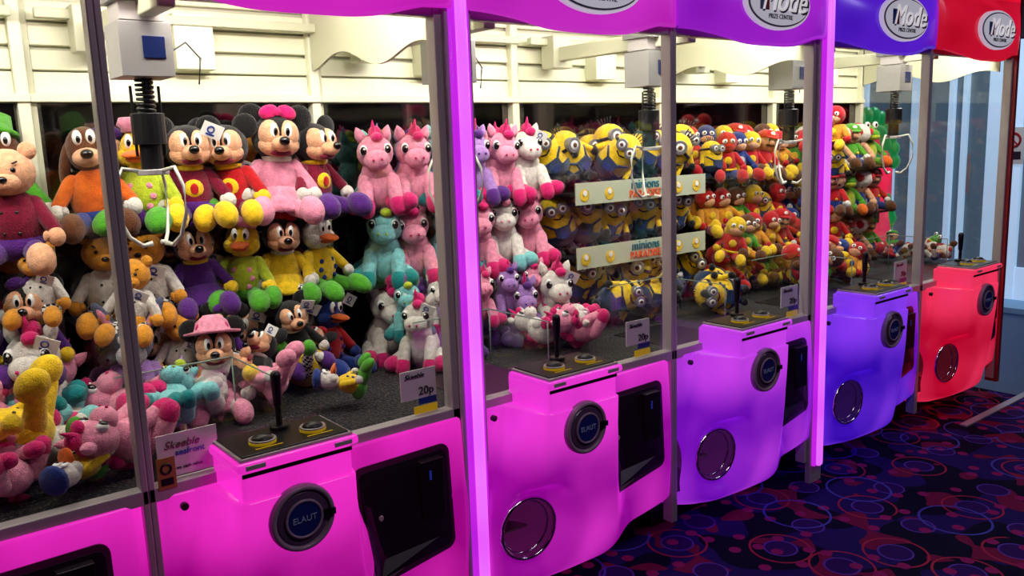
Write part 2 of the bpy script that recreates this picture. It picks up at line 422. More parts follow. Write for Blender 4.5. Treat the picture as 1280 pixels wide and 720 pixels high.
def plumber(c, over, skin=None):
    b=MB()
    b.ell((0,0,0.11),(0.075,0.065,0.1),c); b.ell((0,-0.002,0.075),(0.08,0.07,0.075),over)
    b.ell((0,0,0.265),(0.08,0.075,0.075),SKIN); b.ell((0,-0.08,0.262),(0.022,0.022,0.02),SKIN)
    b.ell((0,-0.07,0.24),(0.04,0.016,0.012),BRN)
    b.lathe((0,0,0.285),(0,0.01,0.37),[(0,0.083),(0.02,0.088),(0.05,0.075),(0.07,0.04),(0.075,0.01)],c,16)
    b.ell((0,-0.075,0.298),(0.055,0.04,0.01),c,rot=(0.15,0,0)); b.ell((0,-0.07,0.325),(0.02,0.012,0.02),EYEW)
    for s in (-1,1):
        b.ell((s*0.024,-0.07,0.278),(0.01,0.008,0.018),EYEW); b.ell((s*0.022,-0.077,0.277),(0.005,0.004,0.01),EYE)
        b.ell((s*0.035,-0.066,0.12),0.01,YEL); b.ell((s*0.078,0,0.262),(0.015,0.014,0.02),SKIN)
    limbs(b,c,WHT,over,BRN)
    return b.mesh('capped_character_plush')

def mushroom(c):
    b=MB()
    b.ell((0,0,0.1),(0.06,0.055,0.09),BLUE); b.ell((0,0,0.205),(0.065,0.062,0.055),SKIN)
    b.ell((0,0,0.275),(0.115,0.11,0.085),WHT)
    for a in (-90,-10,60,150,220):
        r=math.radians(a); b.ell((0.09*math.cos(r),0.086*math.sin(r),0.285),(0.04,0.04,0.036),c)
    b.ell((0,0,0.345),(0.045,0.045,0.02),c)
    for s in (-1,1): b.ell((s*0.022,-0.06,0.21),(0.007,0.006,0.016),EYE)
    limbs(b,SKIN,SKIN,WHT,BRN)
    return b.mesh('mushroom_cap_plush')

def hero(mask, suit, pants, boots, star=None, face=False):
    b=MB()
    b.ell((0,0,0.12),(0.078,0.062,0.1),suit); b.ell((0,0,0.05),(0.075,0.065,0.05),pants)
    b.ell((0,0,0.27),(0.078,0.072,0.078),mask); b.ell((0,-0.03,0.245),(0.055,0.047,0.04),SKIN if (star or face) else mask)
    for s in (-1,1): b.ell((s*0.028,-0.067,0.283),(0.019,0.01,0.016),EYEW,rot=(0,s*0.4,0)); b.ell((s*0.027,-0.076,0.282),(0.006,0.005,0.008),EYE)
    b.tor((0,0,0.075),0.072,0.009,star or YEL); b.ell((0,-0.06,0.14),(0.03,0.012,0.03),star or YEL)
    limbs(b,suit,mask,pants,boots)
    return b.mesh('hero_plush')

def dino(c, belly, spine):
    b=MB()
    b.ell((0,0.01,0.12),(0.085,0.08,0.115),c); b.ell((0,-0.035,0.11),(0.06,0.05,0.09),belly)
    b.ell((0,0,0.28),(0.07,0.068,0.065),c); b.ell((0,-0.075,0.262),(0.055,0.06,0.045),c); b.ell((0,-0.09,0.245),(0.05,0.05,0.03),belly)
    for s in (-1,1): b.ell((s*0.035,-0.045,0.34),(0.024,0.022,0.032),EYEW); b.ell((s*0.036,-0.064,0.342),(0.01,0.006,0.016),EYE)
    for k in range(4): b.ell((0,0.06+0.01*k,0.32-0.06*k),(0.012,0.03,0.028),spine)
    b.cap((0,0.07,0.05),(0,0.17,0.05),0.045,0.015,c); limbs(b,c,c,c,ORG)
    return b.mesh('dinosaur_plush')

T={}
T['m_red']=mouse(MAR,PUR,YEL,emblem=YEL,tg=True); T['m_red2']=mouse(RED,MAR,YEL,glove=YEL,emblem=YEL)
T['m_pink']=mouse(PINK,PINK,PINK,bow=HPINK); T['m_pur']=mouse(MAR,PUR,PUR,emblem=YEL)
T['m_blk']=mouse(BLK,RED,YEL,tg=True); T['m_blk2']=mouse(BLK,BLUE,PUR,tg=True); T['m_chk']=mouse(YEL,checker,GRN,bow=RED)
T['m_hat']=mouse(PINK,WHT,PINK,bow=HPINK,hat=PINK); T['m_vio']=mouse(PUR,BLUE,PUR,bow=PUR,glove=YEL)
T['b_chef']=bear(GOLD,WHT,checker,tg=True); T['b_red']=bear(SKIN,MAR,PUR); T['b_yel']=bear(YEL,YEL,YEL)
T['d_gy']=duck(LIME,GRN,PINK,foot=GRN,head=YEL); T['d_gy2']=duck(YEL,GRN,BLUE,foot=GRN); T['d_bl']=duck(RED,BLUE,PUR,foot=BLUE,head=BLUE,tg=True)
T['dog']=dog(ORG,BLUE,None,BRN); T['dog2']=dog(GRN,LIME,GRN,YEL); T['donk']=donkey(GRY,LIL)
T['u_pink']=unicorn(PINK,HPINK,HPINK); T['u_aqua']=unicorn(AQUA,LIME,TEAL,LIL); T['u_lil']=unicorn(LIL,PUR,PUR); T['u_wht']=unicorn(WHT,HPINK,HPINK,tg=True); T['u_wp']=unicorn(WHT,PINK,AQUA)
T['g2']=goggle(True); T['g1']=goggle(False)
T['p_red']=plumber(RED,BLUE); T['p_grn']=plumber(GRN,BLUE); T['mush']=mushroom(RED); T['mush_g']=mushroom(GRN)
T['h1']=hero(RED,RED,BLUE,RED); T['h2']=hero(BLUE,BLUE,RED,RED,WHT); T['h3']=hero(YEL,RED,RED,YEL,YEL); T['h4']=hero(RED,GOLD,MAR,YEL,None,True); T['h5']=hero(BRN,GRN,GOLD,BRN,None,True)
T['dino']=dino(GRN,LIME,ORG)

NAMES={'m':'mouse_plush_toy','b':'bear_plush_toy','d':'duck_plush_toy','u':'unicorn_plush_toy','g':'goggle_creature_plush_toy','p':'capped_plumber_plush_toy','h':'superhero_plush_toy'}
def nm(k):
    if k.startswith('dog'): return 'dog_plush_toy'
    if k=='donk': return 'donkey_plush_toy'
    if k=='dino': return 'dinosaur_plush_toy'
    if k.startswith('mush'): return 'mushroom_plush_toy'
    return NAMES[k[0]]
def put(k, x,y,z, rz=0, s=1.0, rx=0, ry=0, parent=None):
    return inst(T[k], nm(k) if parent is None else 'toy', (x,y,z), rz, s, rx, ry, parent)

# ------------------------------------------------------------------ claw machines
B=[-0.475,0.49,1.455,2.41,3.37,4.34,5.30]
FY=2.10; BY=3.02; TOP=2.17; FLO=0.80; SH=[1.095,1.375]
GC=[((158,4,132),(255,48,208)),((158,4,132),(255,50,210)),((150,6,152),(250,62,224)),((112,12,190),(210,70,244)),((54,10,184),(140,62,248)),((190,4,42),(255,58,100))]
HC=[((200,12,168),(245,50,210)),((190,18,180),(240,52,215)),((185,20,180),(225,60,220)),((130,14,185),(185,45,225)),((64,12,180),(104,40,230)),((180,4,30),(228,24,62))]
HC_U,HC_Z,HR=0.150,0.365,0.102

def clamp(x,a=0,b=1): return max(a,min(b,x))
def sstep(x): x=clamp(x); return x*x*(3-2*x)
YH=FY-0.088
def front_y(u,z,W):
    t=clamp((z-0.12)/0.65)
    w=0.05+0.26*(1-t)**1.3
    d=max(0.165-u,u-0.455,0); pw=sstep(1-d/w)
    ped=pw*0.195*(0.5+0.5*t**0.8)
    belly=0.055*math.sin(pi*clamp(u/W,0,1))**0.4*math.sin(pi*clamp((1-t)*0.85+0.08))
    under=0.10*(1-clamp(t/0.14))**2
    y=FY-0.005-ped-belly*(1-0.6*pw)+under
    # flat boss round the prize hole
    dd=math.hypot(u-HC_U,z-HC_Z); k=1-sstep((dd-HR-0.012)/0.07)
    yp=YH-(u-HC_U)*0.10
    return y*(1-k)+yp*k

def build_machine(i):
    X0=B[i]; X1=B[i+1]; W=X1-X0
    root=empty('claw_machine',(X0,0,0))
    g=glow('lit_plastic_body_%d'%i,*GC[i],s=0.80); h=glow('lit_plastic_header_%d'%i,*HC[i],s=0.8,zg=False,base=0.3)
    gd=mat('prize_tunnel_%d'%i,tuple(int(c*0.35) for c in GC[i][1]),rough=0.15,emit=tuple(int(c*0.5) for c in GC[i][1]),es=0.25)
    # cabinet
    b=MB(); b.box((0.012,FY+0.13,0.09),(W-0.012,BY,0.765),darkp); b.box((0.05,FY+0.16,0.0),(W-0.05,BY-0.05,0.09),dark)
    b.obj('cabinet',root)
    b=MB(); b.box((0.0,FY,0.765),(W,BY,FLO-0.004),gravel); b.obj('bead_floor',root)
    # lit front moulding
    b=MB(); NU,NZ=84,60; z0,z1=0.115,0.772; u0,u1=0.014,W-0.014
    hc=(HC_U,HC_Z)
    vs=[];fs=[]
    for kz in range(NZ+1):
        z=z0+(z1-z0)*kz/NZ
        for ku in range(NU+1):
            u=u0+(u1-u0)*ku/NU
            y=front_y(u,z,W)
            e=min(u-u0,u1-u); 
            if e<0.03: y+=0.03*(1-e/0.03)**2
            zz=z+ (0.05*(abs(u/W-0.45)**2)*4*(1-kz/NZ)**6)
            du,dz=u-hc[0],zz-hc[1]; rr=math.hypot(du,dz)
            if 0.001<rr and abs(rr-HR)<0.009:
                u=hc[0]+du*HR/rr; zz=hc[1]+dz*HR/rr; y=front_y(u,zz,W)
            vs.append((u,y,zz))
    n=NU+1
    for kz in range(NZ):
        for ku in range(NU):
            a=kz*n+ku; c=[vs[a],vs[a+1],vs[a+n+1],vs[a+n]]
            cx=sum(p[0] for p in c)/4; cz=sum(p[2] for p in c)/4
            if math.hypot(cx-hc[0],cz-hc[1])<HR-0.002: continue
            fs.append((a,a+1,a+n+1,a+n))
    o=len(vs)
    for ku in range(NU+1): x,y,z=vs[NZ*n+ku]; vs.append((x,FY+0.02,z))
    for ku in range(NU): fs.append((NZ*n+ku,NZ*n+ku+1,o+ku+1,o+ku))
    o=len(vs)
    for ku in range(NU+1): x,y,z=vs[ku]; vs.append((x,FY+0.13,z+0.0))
    for ku in range(NU): fs.append((ku+1,ku,o+ku,o+ku+1))
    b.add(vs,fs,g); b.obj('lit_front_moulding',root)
    # prize hole: rim and tunnel
    S=48; rim=[]; rim2=[]
    for j in range(S):
        a=2*pi*j/S; x=hc[0]+HR*math.cos(a); z=hc[1]+HR*math.sin(a); rim.append((x,front_y(x,z,W)-0.005,z))
        x=hc[0]+(HR-0.014)*math.cos(a); z=hc[1]+(HR-0.014)*math.sin(a); rim2.append((x,front_y(x,z,W)+0.014,z))
    b=MB(); b.tube(rim,0.007,chrome,8,closed=True); b.tube(rim2,0.004,chrome,6,closed=True); b.obj('prize_chute_ring',root)
    b=MB(); yb=FY+0.11
    vs=[(hc[0]+HR*math.cos(2*pi*j/S),rim[j][1]+0.004,hc[1]+HR*math.sin(2*pi*j/S)) for j in range(S)]+[(hc[0]+HR*0.95*math.cos(2*pi*j/S),yb,hc[1]+HR*0.95*math.sin(2*pi*j/S)) for j in range(S)]
    b.add(vs,[(j,(j+1)%S,S+(j+1)%S,S+j) for j in range(S)],gd)
    b.obj('prize_tunnel',root)
    b=MB(); b.cyl((hc[0],yb,hc[1]),(hc[0],yb+0.01,hc[1]),HR,mat('prize_bin_dark',(30,6,28),rough=0.3,coat=0.3),36)
    b.box((hc[0]-HR*0.75,yb-0.10,hc[1]-0.062),(hc[0]+HR*0.75,yb-0.002,hc[1]-0.055),silver,rot=(-0.2,0,0))
    b.obj('prize_bin',root)
    # speaker disc
    dc=(0.303,0.70); yd=front_y(dc[0],dc[1],W)
    b=MB(); b.cyl((dc[0],yd+0.02,dc[1]),(dc[0],yd-0.010,dc[1]),0.086,greyd,40)
    b.tor((dc[0],yd-0.012,dc[1]),0.078,0.007,greyd,rot=(pi/2,0,0),sg=40)
    b.cyl((dc[0],yd-0.008,dc[1]),(dc[0],yd-0.014,dc[1]),0.068,mat('ring_grey',(84,62,92),rough=0.25),36)
    b.cyl((dc[0],yd-0.01,dc[1]),(dc[0],yd-0.019,dc[1]),0.046,navy,36); b.tor((dc[0],yd-0.018,dc[1]),0.047,0.004,greyd,rot=(pi/2,0,0),sg=40)
    b.box((dc[0]+0.054,yd-0.026,dc[1]-0.008),(dc[0]+0.082,yd-0.012,dc[1]+0.008),dark)
    b.obj('speaker_disc',root)
    text('ELAUT','disc_label',(dc[0],yd-0.0205,dc[1]),0.022,mat('label_ink',(150,170,210)),root)
    # control box
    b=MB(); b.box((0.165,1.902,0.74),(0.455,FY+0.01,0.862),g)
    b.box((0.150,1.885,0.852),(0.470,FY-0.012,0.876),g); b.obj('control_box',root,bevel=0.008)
    b=MB(); b.box((0.162,1.897,0.872),(0.458,FY-0.014,0.884),silver); b.box((0.170,1.905,0.876),(0.450,FY-0.02,0.888),dark)
    b.box((0.165,1.8985,0.835),(0.455,1.9025,0.846),dark)
    for k in (0.2,0.43): b.box((k-0.03,1.884,0.858),(k+0.02,1.8875,0.870),silver)
    b.obj('button_panel',root,bevel=0.002)
    b=MB()
    for k in (0.25,0.385):
        b.cyl((k,1.975,0.886),(k,1.975,0.896),0.034,yellowp,24); b.ell((k,1.975,0.896),(0.027,0.027,0.016),dark); b.tor((k,1.975,0.897),0.031,0.003,silver)
        b.box((k-0.035,1.93,0.8885),(k+0.035,1.934,0.8892),yellowp)
    b.obj('push_buttons',root)
    b=MB(); b.cyl((0.325,2.045,0.886),(0.325,2.045,0.9),0.026,dark,20); b.cyl((0.325,2.045,0.9),(0.325,2.045,1.0),0.008,dark,12)
    b.cap((0.325,2.045,0.955),(0.325,2.045,1.03),0.011,0.014,dark); b.obj('joystick',root)
    # coin door (flush rounded plate following the moulding)
    cdp=mat('coin_door_plate_%d'%i,tuple(int(c*0.30) for c in GC[i][1]),rough=0.3,coat=0.3); cdi=mat('coin_door_inner',(22,8,24),rough=0.35)
    b=MB()
    def rrect(x0,z0_,x1,z1_,r,off,mt,th=0.03):
        pts=[]
        for (cx_,cz_,a0) in ((x1-r,z1_-r,0),(x0+r,z1_-r,90),(x0+r,z0_+r,180),(x1-r,z0_+r,270)):
            for k in range(6): a=math.radians(a0+18*k); pts.append((cx_+r*math.cos(a),cz_+r*math.sin(a)))
        m_=len(pts); cxm=(x0+x1)/2; czm=(z0_+z1_)/2; rings=[1.0,0.75,0.5,0.25,0.02]
        vs=[];
        for q in rings:
            for (x,z) in pts: xx=cxm+(x-cxm)*q; zz=czm+(z-czm)*q; vs.append((xx,front_y(xx,zz,W)-off,zz))
        for (x,z) in pts: vs.append((x,front_y(x,z,W)+th,z))
        fs=[]
        for q in range(len(rings)-1):
            for j in range(m_): fs.append((q*m_+j,(q+1)*m_+j,(q+1)*m_+(j+1)%m_,q*m_+(j+1)%m_))
        fs.append(tuple((len(rings)-1)*m_+j for j in range(m_)))
        for j in range(m_): fs.append((j,(j+1)%m_,len(rings)*m_+(j+1)%m_,len(rings)*m_+j))
        b.add(vs,fs,mt,False)
    rrect(0.530,0.375,0.862,0.708,0.03,0.005,cdp); rrect(0.546,0.392,0.848,0.692,0.02,0.008,cdi); b.obj('coin_door',root)
    b=MB(); yk=front_y(0.775,0.6,W)
    b.box((0.74,yk-0.022,0.50),(0.82,yk+0.01,0.68),dark)
    b.box((0.768,yk-0.0235,0.62),(0.776,yk-0.02,0.65),mat('coin_light',(30,40,120),emit=(40,60,180),es=0.25)); b.cyl((0.60,yk-0.006,0.55),(0.60,yk-0.02,0.55),0.010,silver,16)
    b.obj('coin_slot',root,bevel=0.003)
    # frame
    b=MB()
    b.box((0,FY-0.012,0.762),(W,FY+0.03,0.80),silver); b.box((0,FY-0.006,1.962),(W,FY+0.03,2.0),silver)
    pl=0.016; pr=0.016
    if i in (2,4): pl=0.055
    if i in (1,3): pr=0.068
    b.box((0,FY-0.012,0.1),(pl,FY+0.035,2.0),silver); b.box((W-pr,FY-0.012,0.1),(W,FY+0.035,2.0),silver)
    b.box((0,BY-0.02,0.80),(0.02,BY,TOP),cream2); b.box((W-0.035,BY-0.04,0.80),(W-0.0,BY,TOP),cream)
    b.box((0.0,FY,TOP-0.035),(0.012,BY,TOP),cream2)
    b.obj('metal_frame',root,bevel=0.003)
    b=MB(); b.cyl((0.075,FY-0.02,0.74),(0.075,FY-0.036,0.74),0.010,dark,14); b.obj('lock',root)
    # glazing (single sheets)
    b=MB(); b.add([(pl,FY+0.006,0.80),(W-pr,FY+0.006,0.80),(W-pr,FY+0.006,1.965),(pl,FY+0.006,1.965)],[(0,1,2,3)],glass,False)
    b.obj('front_glass',root)
    b=MB(); b.add([(W-0.004,FY+0.035,0.80),(W-0.004,BY-0.03,0.80),(W-0.004,BY-0.03,TOP-0.03),(W-0.004,FY+0.035,TOP-0.03)],[(0,1,2,3)],glass,False)
    b.obj('side_glass',root)
    # back: tinted mirror below, cream slatted boards above
    b=MB(); b.box((0.0,BY,0.78),(W,BY+0.02,1.80),mirror); b.obj('mirror_back',root)
    b=MB()
    for k in range(5):
        zz=1.80+k*0.074; b.box((0.02,BY-0.012,zz),(W-0.035,BY+0.012,zz+(0.060 if k%2 else 0.068)),cream,rot=(-0.10,0,0))
    b.box((0.0,BY+0.012,1.79),(W,BY+0.03,TOP),cream2); b.box((0.0,BY-0.05,1.775),(W,BY+0.01,1.80),cream)
    b.box((W*0.45,BY-0.09,1.88),(W*0.45+0.13,BY-0.005,2.06),cream); b.obj('slatted_back_panel',root,bevel=0.003)
    b=MB(); b.box((0,FY+0.04,TOP),(W,BY+0.03,TOP+0.02),cream); b.obj('cabinet_roof',root)
    # wavy valance at the pillar side
    if i in (1,3,5):
        b=MB(); vs=[];fs=[];N=40
        for k in range(N+1):
            t=k/N; y=FY+0.05+(BY-FY-0.1)*t; zb=1.90+0.028*math.sin(t*2*pi*1.6+0.6)+0.03*(t-0.5)
            for x in (W-0.03,W-0.018): vs.append((x,y,zb)); vs.append((x,y,TOP))
        for k in range(N):
            a=k*4; c=a+4
            fs += [(a,c,c+1,a+1),(a+2,a+3,c+3,c+2),(a,a+2,c+2,c)]
        b.add(vs,fs,cream2,False); b.obj('wavy_valance',root)
    # shelves with toys
    b=MB(); sd=0.335 if i==3 else 0.27
    for zz in SH: b.box((0.03,BY-sd,zz-0.012),(W-0.04,BY-0.002,zz),acryl_edge)
    b.obj('display_shelf',root)
    # gantry
    cx=0.155; cy=2.36
    b=MB()
    b.box((0.03,FY+0.06,2.02),(W-0.03,FY+0.09,2.05),cream2); b.box((0.03,BY-0.10,2.02),(W-0.03,BY-0.07,2.05),cream2)
    b.box((cx+0.0,FY+0.05,1.95),(cx+0.045,BY-0.06,2.01),cream2)
    b.box((cx-0.03,BY-0.14,1.92),(cx+0.08,BY-0.055,2.06),cream2)
    b.box((cx-0.02,FY+0.055,1.98),(cx+0.07,FY+0.10,2.06),silver)
    b.obj('gantry_rails',root,bevel=0.004)
    b=MB(); b.box((cx-0.055,cy-0.06,1.80),(cx+0.075,cy+0.07,1.935),mat('carriage_white',(138,136,134),rough=0.4))
    b.box((cx-0.045,cy-0.045,1.94),(cx+0.065,cy+0.06,1.99),silver); b.box((cx-0.06,cy-0.065,1.985),(cx+0.08,cy+0.075,2.03),mat('carriage_grey',(110,108,106),rough=0.4))
    b.box((cx-0.0,cy-0.0625,1.845),(cx+0.055,cy-0.058,1.90),mat('carriage_label',(18,34,84),rough=0.3))
    b.tube([(cx+0.075,cy+0.02,1.86),(cx+0.14,cy+0.04,1.90),(cx+0.18,cy+0.05,1.86),(cx+0.17,cy+0.05,1.79)],0.003,dark,6)
    b.obj('crane_carriage',root,bevel=0.006)
    b=MB(); pts=[]
    for k in range(120):
        a=k/119; th=a*2*pi*10; pts.append((cx+0.01+0.02*math.cos(th),cy+0.02*math.sin(th),1.80-a*0.12))
    b.tube(pts,0.0045,dark,6)
    b.cyl((cx+0.01,cy,1.80),(cx+0.01,cy,1.67),0.006,dark,8)
    for s in (-1,1): b.cyl((cx+0.01+s*0.035,cy,1.78),(cx+0.01+s*0.035,cy,1.60),0.004,dark,8)
    b.cyl((cx+0.01,cy,1.71),(cx+0.01,cy,1.63),0.042,dark,20); b.cyl((cx+0.01,cy,1.63),(cx+0.01,cy,1.565),0.028,dark,20); b.cyl((cx+0.01,cy,1.565),(cx+0.01,cy,1.55),0.04,silver,20)
    for k in range(3):
        a=k*2*pi/3-pi/2+0.5; d=Vector((math.cos(a),math.sin(a),0)); c0=Vector((cx+0.01,cy,1.56))
        P=[c0+d*0.03, c0+d*0.075+Vector((0,0,0.01)), c0+d*0.10+Vector((0,0,-0.04)), c0+d*0.10+Vector((0,0,-0.11)), c0+d*0.075+Vector((0,0,-0.17)), c0+d*0.045+Vector((0,0,-0.195)), c0+d*0.02+Vector((0,0,-0.19))]
        b.tube(P,[0.006,0.005,0.0045,0.0045,0.005,0.006,0.007],mat('claw_white',(200,200,188),rough=0.3,metal=0.1),8)
    b.obj('claw',root)
    # chute guard
    b=MB()
    gx0,gx1,gy0,gy1,gz=0.03,0.36,FY+0.03,FY+0.36,1.0
    b.add([(gx0,gy1,FLO),(gx1,gy1,FLO),(gx1,gy1,gz),(gx0,gy1,gz)],[(0,1,2,3)],acrylic,False)
    b.add([(gx1,gy0,FLO),(gx1,gy1,FLO),(gx1,gy1,gz),(gx1,gy0,gz)],[(0,1,2,3)],acrylic,False)
    for p,q in (((gx0,gy1,gz),(gx1,gy1,gz)),((gx1,gy0,gz),(gx1,gy1,gz)),((gx1,gy1,FLO),(gx1,gy1,gz)),((gx1,gy0,FLO),(gx1,gy0,gz))):
        b.tube([p,q],0.0022,mat('acrylic_edge',(120,140,130),rough=0.2),6)
    b.box((gx0,gy0,FLO-0.004),(gx1-0.02,gy1-0.02,FLO-0.001),dark); b.obj('prize_chute_guard',root)
    # header
    b=MB(); NU,NZ=48,16; vs=[];fs=[]; hz=2.31
    for kz in range(NZ+1):
        for ku in range(NU+1):
            t=ku/NU; u=0.006+(W-0.012)*t
            bump=math.sin(pi*t)**1.3
            zb=1.984-0.05*sstep((bump-0.1)/0.9)
            s_=kz/NZ; z=zb+(hz-zb)*s_
            y=FY-0.03-0.085*math.sin(pi*t)**0.6*(math.sin(pi*min(1,s_*1.1+0.1))**0.5 if s_*1.1+0.1<1 else 0.0)
            vs.append((u,y,z))
    n=NU+1
    for kz in range(NZ):
        for ku in range(NU): a=kz*n+ku; fs.append((a,a+1,a+n+1,a+n))
    o=len(vs)
    for ku in range(n): x,y,z=vs[ku]; vs.append((x,FY+0.03,1.99))
    for ku in range(NU): fs.append((ku+1,ku,o+ku,o+ku+1))
    b.add(vs,fs,h); b.box((0.006,FY-0.03,1.995),(W-0.006,FY+0.06,hz),h); b.obj('lit_header',root)
    b=MB(); mx=W/2; yl=FY-0.118; zc=2.088
    def eld(rx,rz,y0,y1,mt,dx=0.0,dz=0.0):
        vs=[];S=48
        for y in (y0,y1):
            for j in range(S): a=2*pi*j/S; vs.append((mx+dx+rx*math.cos(a),y,zc+dz+rz*math.sin(a)))
        fs=[tuple(range(S)),tuple(range(2*S-1,S-1,-1))]+[(j,S+j,S+(j+1)%S,(j+1)%S) for j in range(S)]
        b.add(vs,fs,mt,False)
    eld(0.205,0.098,yl+0.05,yl-0.002,mat('logo_rim',(225,220,230),rough=0.4,emit=(225,215,235),es=0.45)); eld(0.193,0.088,yl+0.01,yl-0.006,mat('logo_dark',(60,46,84),rough=0.3)); eld(0.186,0.082,yl+0.01,yl-0.009,mat('logo_face',(190,190,198),rough=0.4,emit=(200,198,210),es=0.5))
    b.box((mx-0.13,yl-0.011,zc-0.03),(mx-0.09,yl-0.009,zc+0.035),bluel); b.box((mx-0.088,yl-0.011,zc-0.03),(mx-0.075,yl-0.009,zc+0.035),RED)
    b.obj('logo_plate',root)
    text('Mode','logo_text_edge',(mx+0.026,yl-0.0105,zc+0.003),0.130,mat('logo_ink',(60,24,70),rough=0.4),root,shear=0.35,extrude=0.001)
    text('Mode','logo_text',(mx+0.018,yl-0.0125,zc+0.008),0.124,mat('logo_letter',(240,235,235),rough=0.4,emit=(240,235,235),es=0.5),root,shear=0.35)
    text('PRIZE CENTRE','logo_small_text',(mx,yl-0.0105,zc-0.052),0.024,inkb,root)
    # price card on the glass
    if i in (1,2,3,4):
        b=MB(); px=W-0.17; b.box((px-0.062,FY+0.015,0.85),(px+0.062,FY+0.018,0.94),whitep); b.box((px-0.0,FY+0.015,0.83),(px+0.062,FY+0.018,0.85),bluel); b.box((px-0.02,FY+0.012,0.803),(px+0.062,FY+0.0155,0.826),yellowp)
        b.obj('price_card',root)
        text('20p','price_text',(px+0.025,FY+0.0125,0.872),0.036,inkb,root); text('Skeeble','card_text',(px-0.015,FY+0.0125,0.922),0.022,inkb,root,shear=0.3)
    # interior lamps
    L=bpy.data.lights.new('cabinet_lamp','AREA'); L.shape='RECTANGLE'; L.size=W*0.85; L.size_y=0.07; L.energy=13.0; L.color=(1.0,0.96,0.86)
    lo=bpy.data.objects.new('cabinet_lamp',L); COL.objects.link(lo); lo.parent=root; lo.location=(W/2,FY+0.10,TOP-0.03); lo.rotation_euler=(math.radians(30),0,0)
    L=bpy.data.lights.new('cabinet_lamp_rear','AREA'); L.shape='RECTANGLE'; L.size=W*0.8; L.size_y=0.3; L.energy=2.6; L.color=(1.0,0.97,0.86)
    lo=bpy.data.objects.new('cabinet_lamp_rear',L); COL.objects.link(lo); lo.parent=root; lo.location=(W/2,2.6,TOP-0.01)
    return root
roots=[build_machine(i) for i in range(6)]

# m1 extra card bottom left and warning label
c=empty('seafront_sign_card',(0.60,FY+0.018,0.862))
b=MB(); b.box((-0.075,-0.002,-0.055),(0.075,0.001,0.055),whitep); b.obj('card',c)
text('Skeeble','card_title',(-0.015,-0.004,0.026),0.028,mat('ink_red',(120,60,70)),c,shear=0.35); text('seafront','card_subtitle',(0.005,-0.004,0.004),0.022,inkblue,c); text('no cash value','card_small',(0,-0.004,-0.035),0.012,inkb,c)
c=empty('warning_label',(0.535,FY-0.014,0.83)); b=MB(); b.box((-0.022,-0.001,-0.04),(0.022,0.001,0.04),mat('label_yellow_brown',(150,110,40),rough=0.5)); b.tor((0,-0.002,0.012),0.012,0.003,dark,rot=(pi/2,0,0),sg=16); b.box((-0.015,-0.002,-0.03),(0.015,0,-0.012),dark); b.obj('label',c)

# glowing pillars
def pillar(x,c1,c2):
    r=empty('led_light_pillar',(x,FY-0.03,0))
    b=MB(); b.box((-0.034,-0.012,0.08),(0.034,0.02,2.36),glow('led_pillar_side_%d'%int(x*10),(176,26,214),(214,44,238),0.95,False)); b.obj('diffuser',r,bevel=0.01)
    b=MB(); b.cap((0,-0.010,0.10),(0,-0.010,2.36),0.020,0.020,glow('led_pillar_%d'%int(x*10),c1,c2,1.0,False),16); b.obj('tube',r)
    b=MB(); b.box((-0.046,0.004,0.0),(0.046,0.028,2.33),silver); b.obj('channel',r)
pillar(1.458,(228,80,248),(240,130,255)); pillar(3.372,(218,80,250),(236,130,255))
b=MB(); b.box((5.30,FY-0.03,0.08),(5.33,FY+0.04,2.33),mat('red_trim_metal',(150,44,54),rough=0.3,metal=0.3)); b.obj('trim_1')

# ------------------------------------------------------------------ toys
S2,S1,S0=SH[1],SH[0],FLO
R=random.uniform
# machine 1 (mice etc.)
M1=[
 (S2,['dog','d_gy','m_red','m_red2','m_pink','m_pur'],['m_vio','dog2','m_chk','b_chef','m_red','b_red'],0.90),
 (S1,['b_chef','b_chef','m_vio','d_gy','m_chk','d_gy2'],['m_pur','m_vio','b_chef','m_red','d_bl','b_chef'],0.80),
 (S0,['donk','m_blk','m_blk2','m_blk','m_blk2','d_bl'],['m_red','m_vio','b_chef','d_bl','m_red','m_pur'],0.80)]
for z,ks,kb,s in M1:
    for j,k in enumerate(ks):
        x=0.605+0.142*j
        put(k,x,2.80,z,-0.3+[0.1,-0.25,0.15,-0.2,0.1,0.6][j],s*(1.1 if k=='m_pink' else 1.0),R(0,.1),R(-.08,.08))
        if j<5: put(kb[j],x+0.071,2.92,z+0.015,-0.3+R(-.3,.3),s*0.88)
# toys draped lower over the shelf fronts
for (k,x,y,z,rz,s,rx,ry) in [('b_chef',0.64,2.68,S1-0.02,-0.5,0.66,0.1,0.1),('m_vio',0.90,2.69,S1-0.20,-0.3,0.6,0.0,0.1),('m_blk2',1.17,2.68,S1-0.22,-0.1,0.66,0.1,-0.2),('b_chef',0.76,2.68,S1-0.19,-0.3,0.6,0,0.1)]:
    put(k,x,y,z,rz,s,rx,ry)
put('m_hat',0.84,2.58,S0,-0.3,0.78); put('m_pink',1.02,2.46,S0+0.07,0.9,0.62,rx=-1.2); put('m_blk',0.93,2.56,S0+0.05,-0.9,0.6,rx=-0.7)
put('d_gy2',1.22,2.32,S0+0.06,1.2,0.45,rx=-1.3); put('m_chk',1.12,2.60,S0+0.06,-0.8,0.6,rx=-1.1)
put('u_pink',0.66,2.50,S0+0.06,0.9,0.75,rx=-1.4); put('donk',0.62,2.64,S0+0.02,-0.3,0.85); put('u_wp',0.74,2.50,S0+0.05,-1.0,0.65,rx=-1.0)
put('u_pink',0.57,2.30,S0+0.07,2.0,0.68,rx=-1.4); put('u_aqua',0.62,2.38,S0+0.07,-0.6,0.6,rx=-1.1)
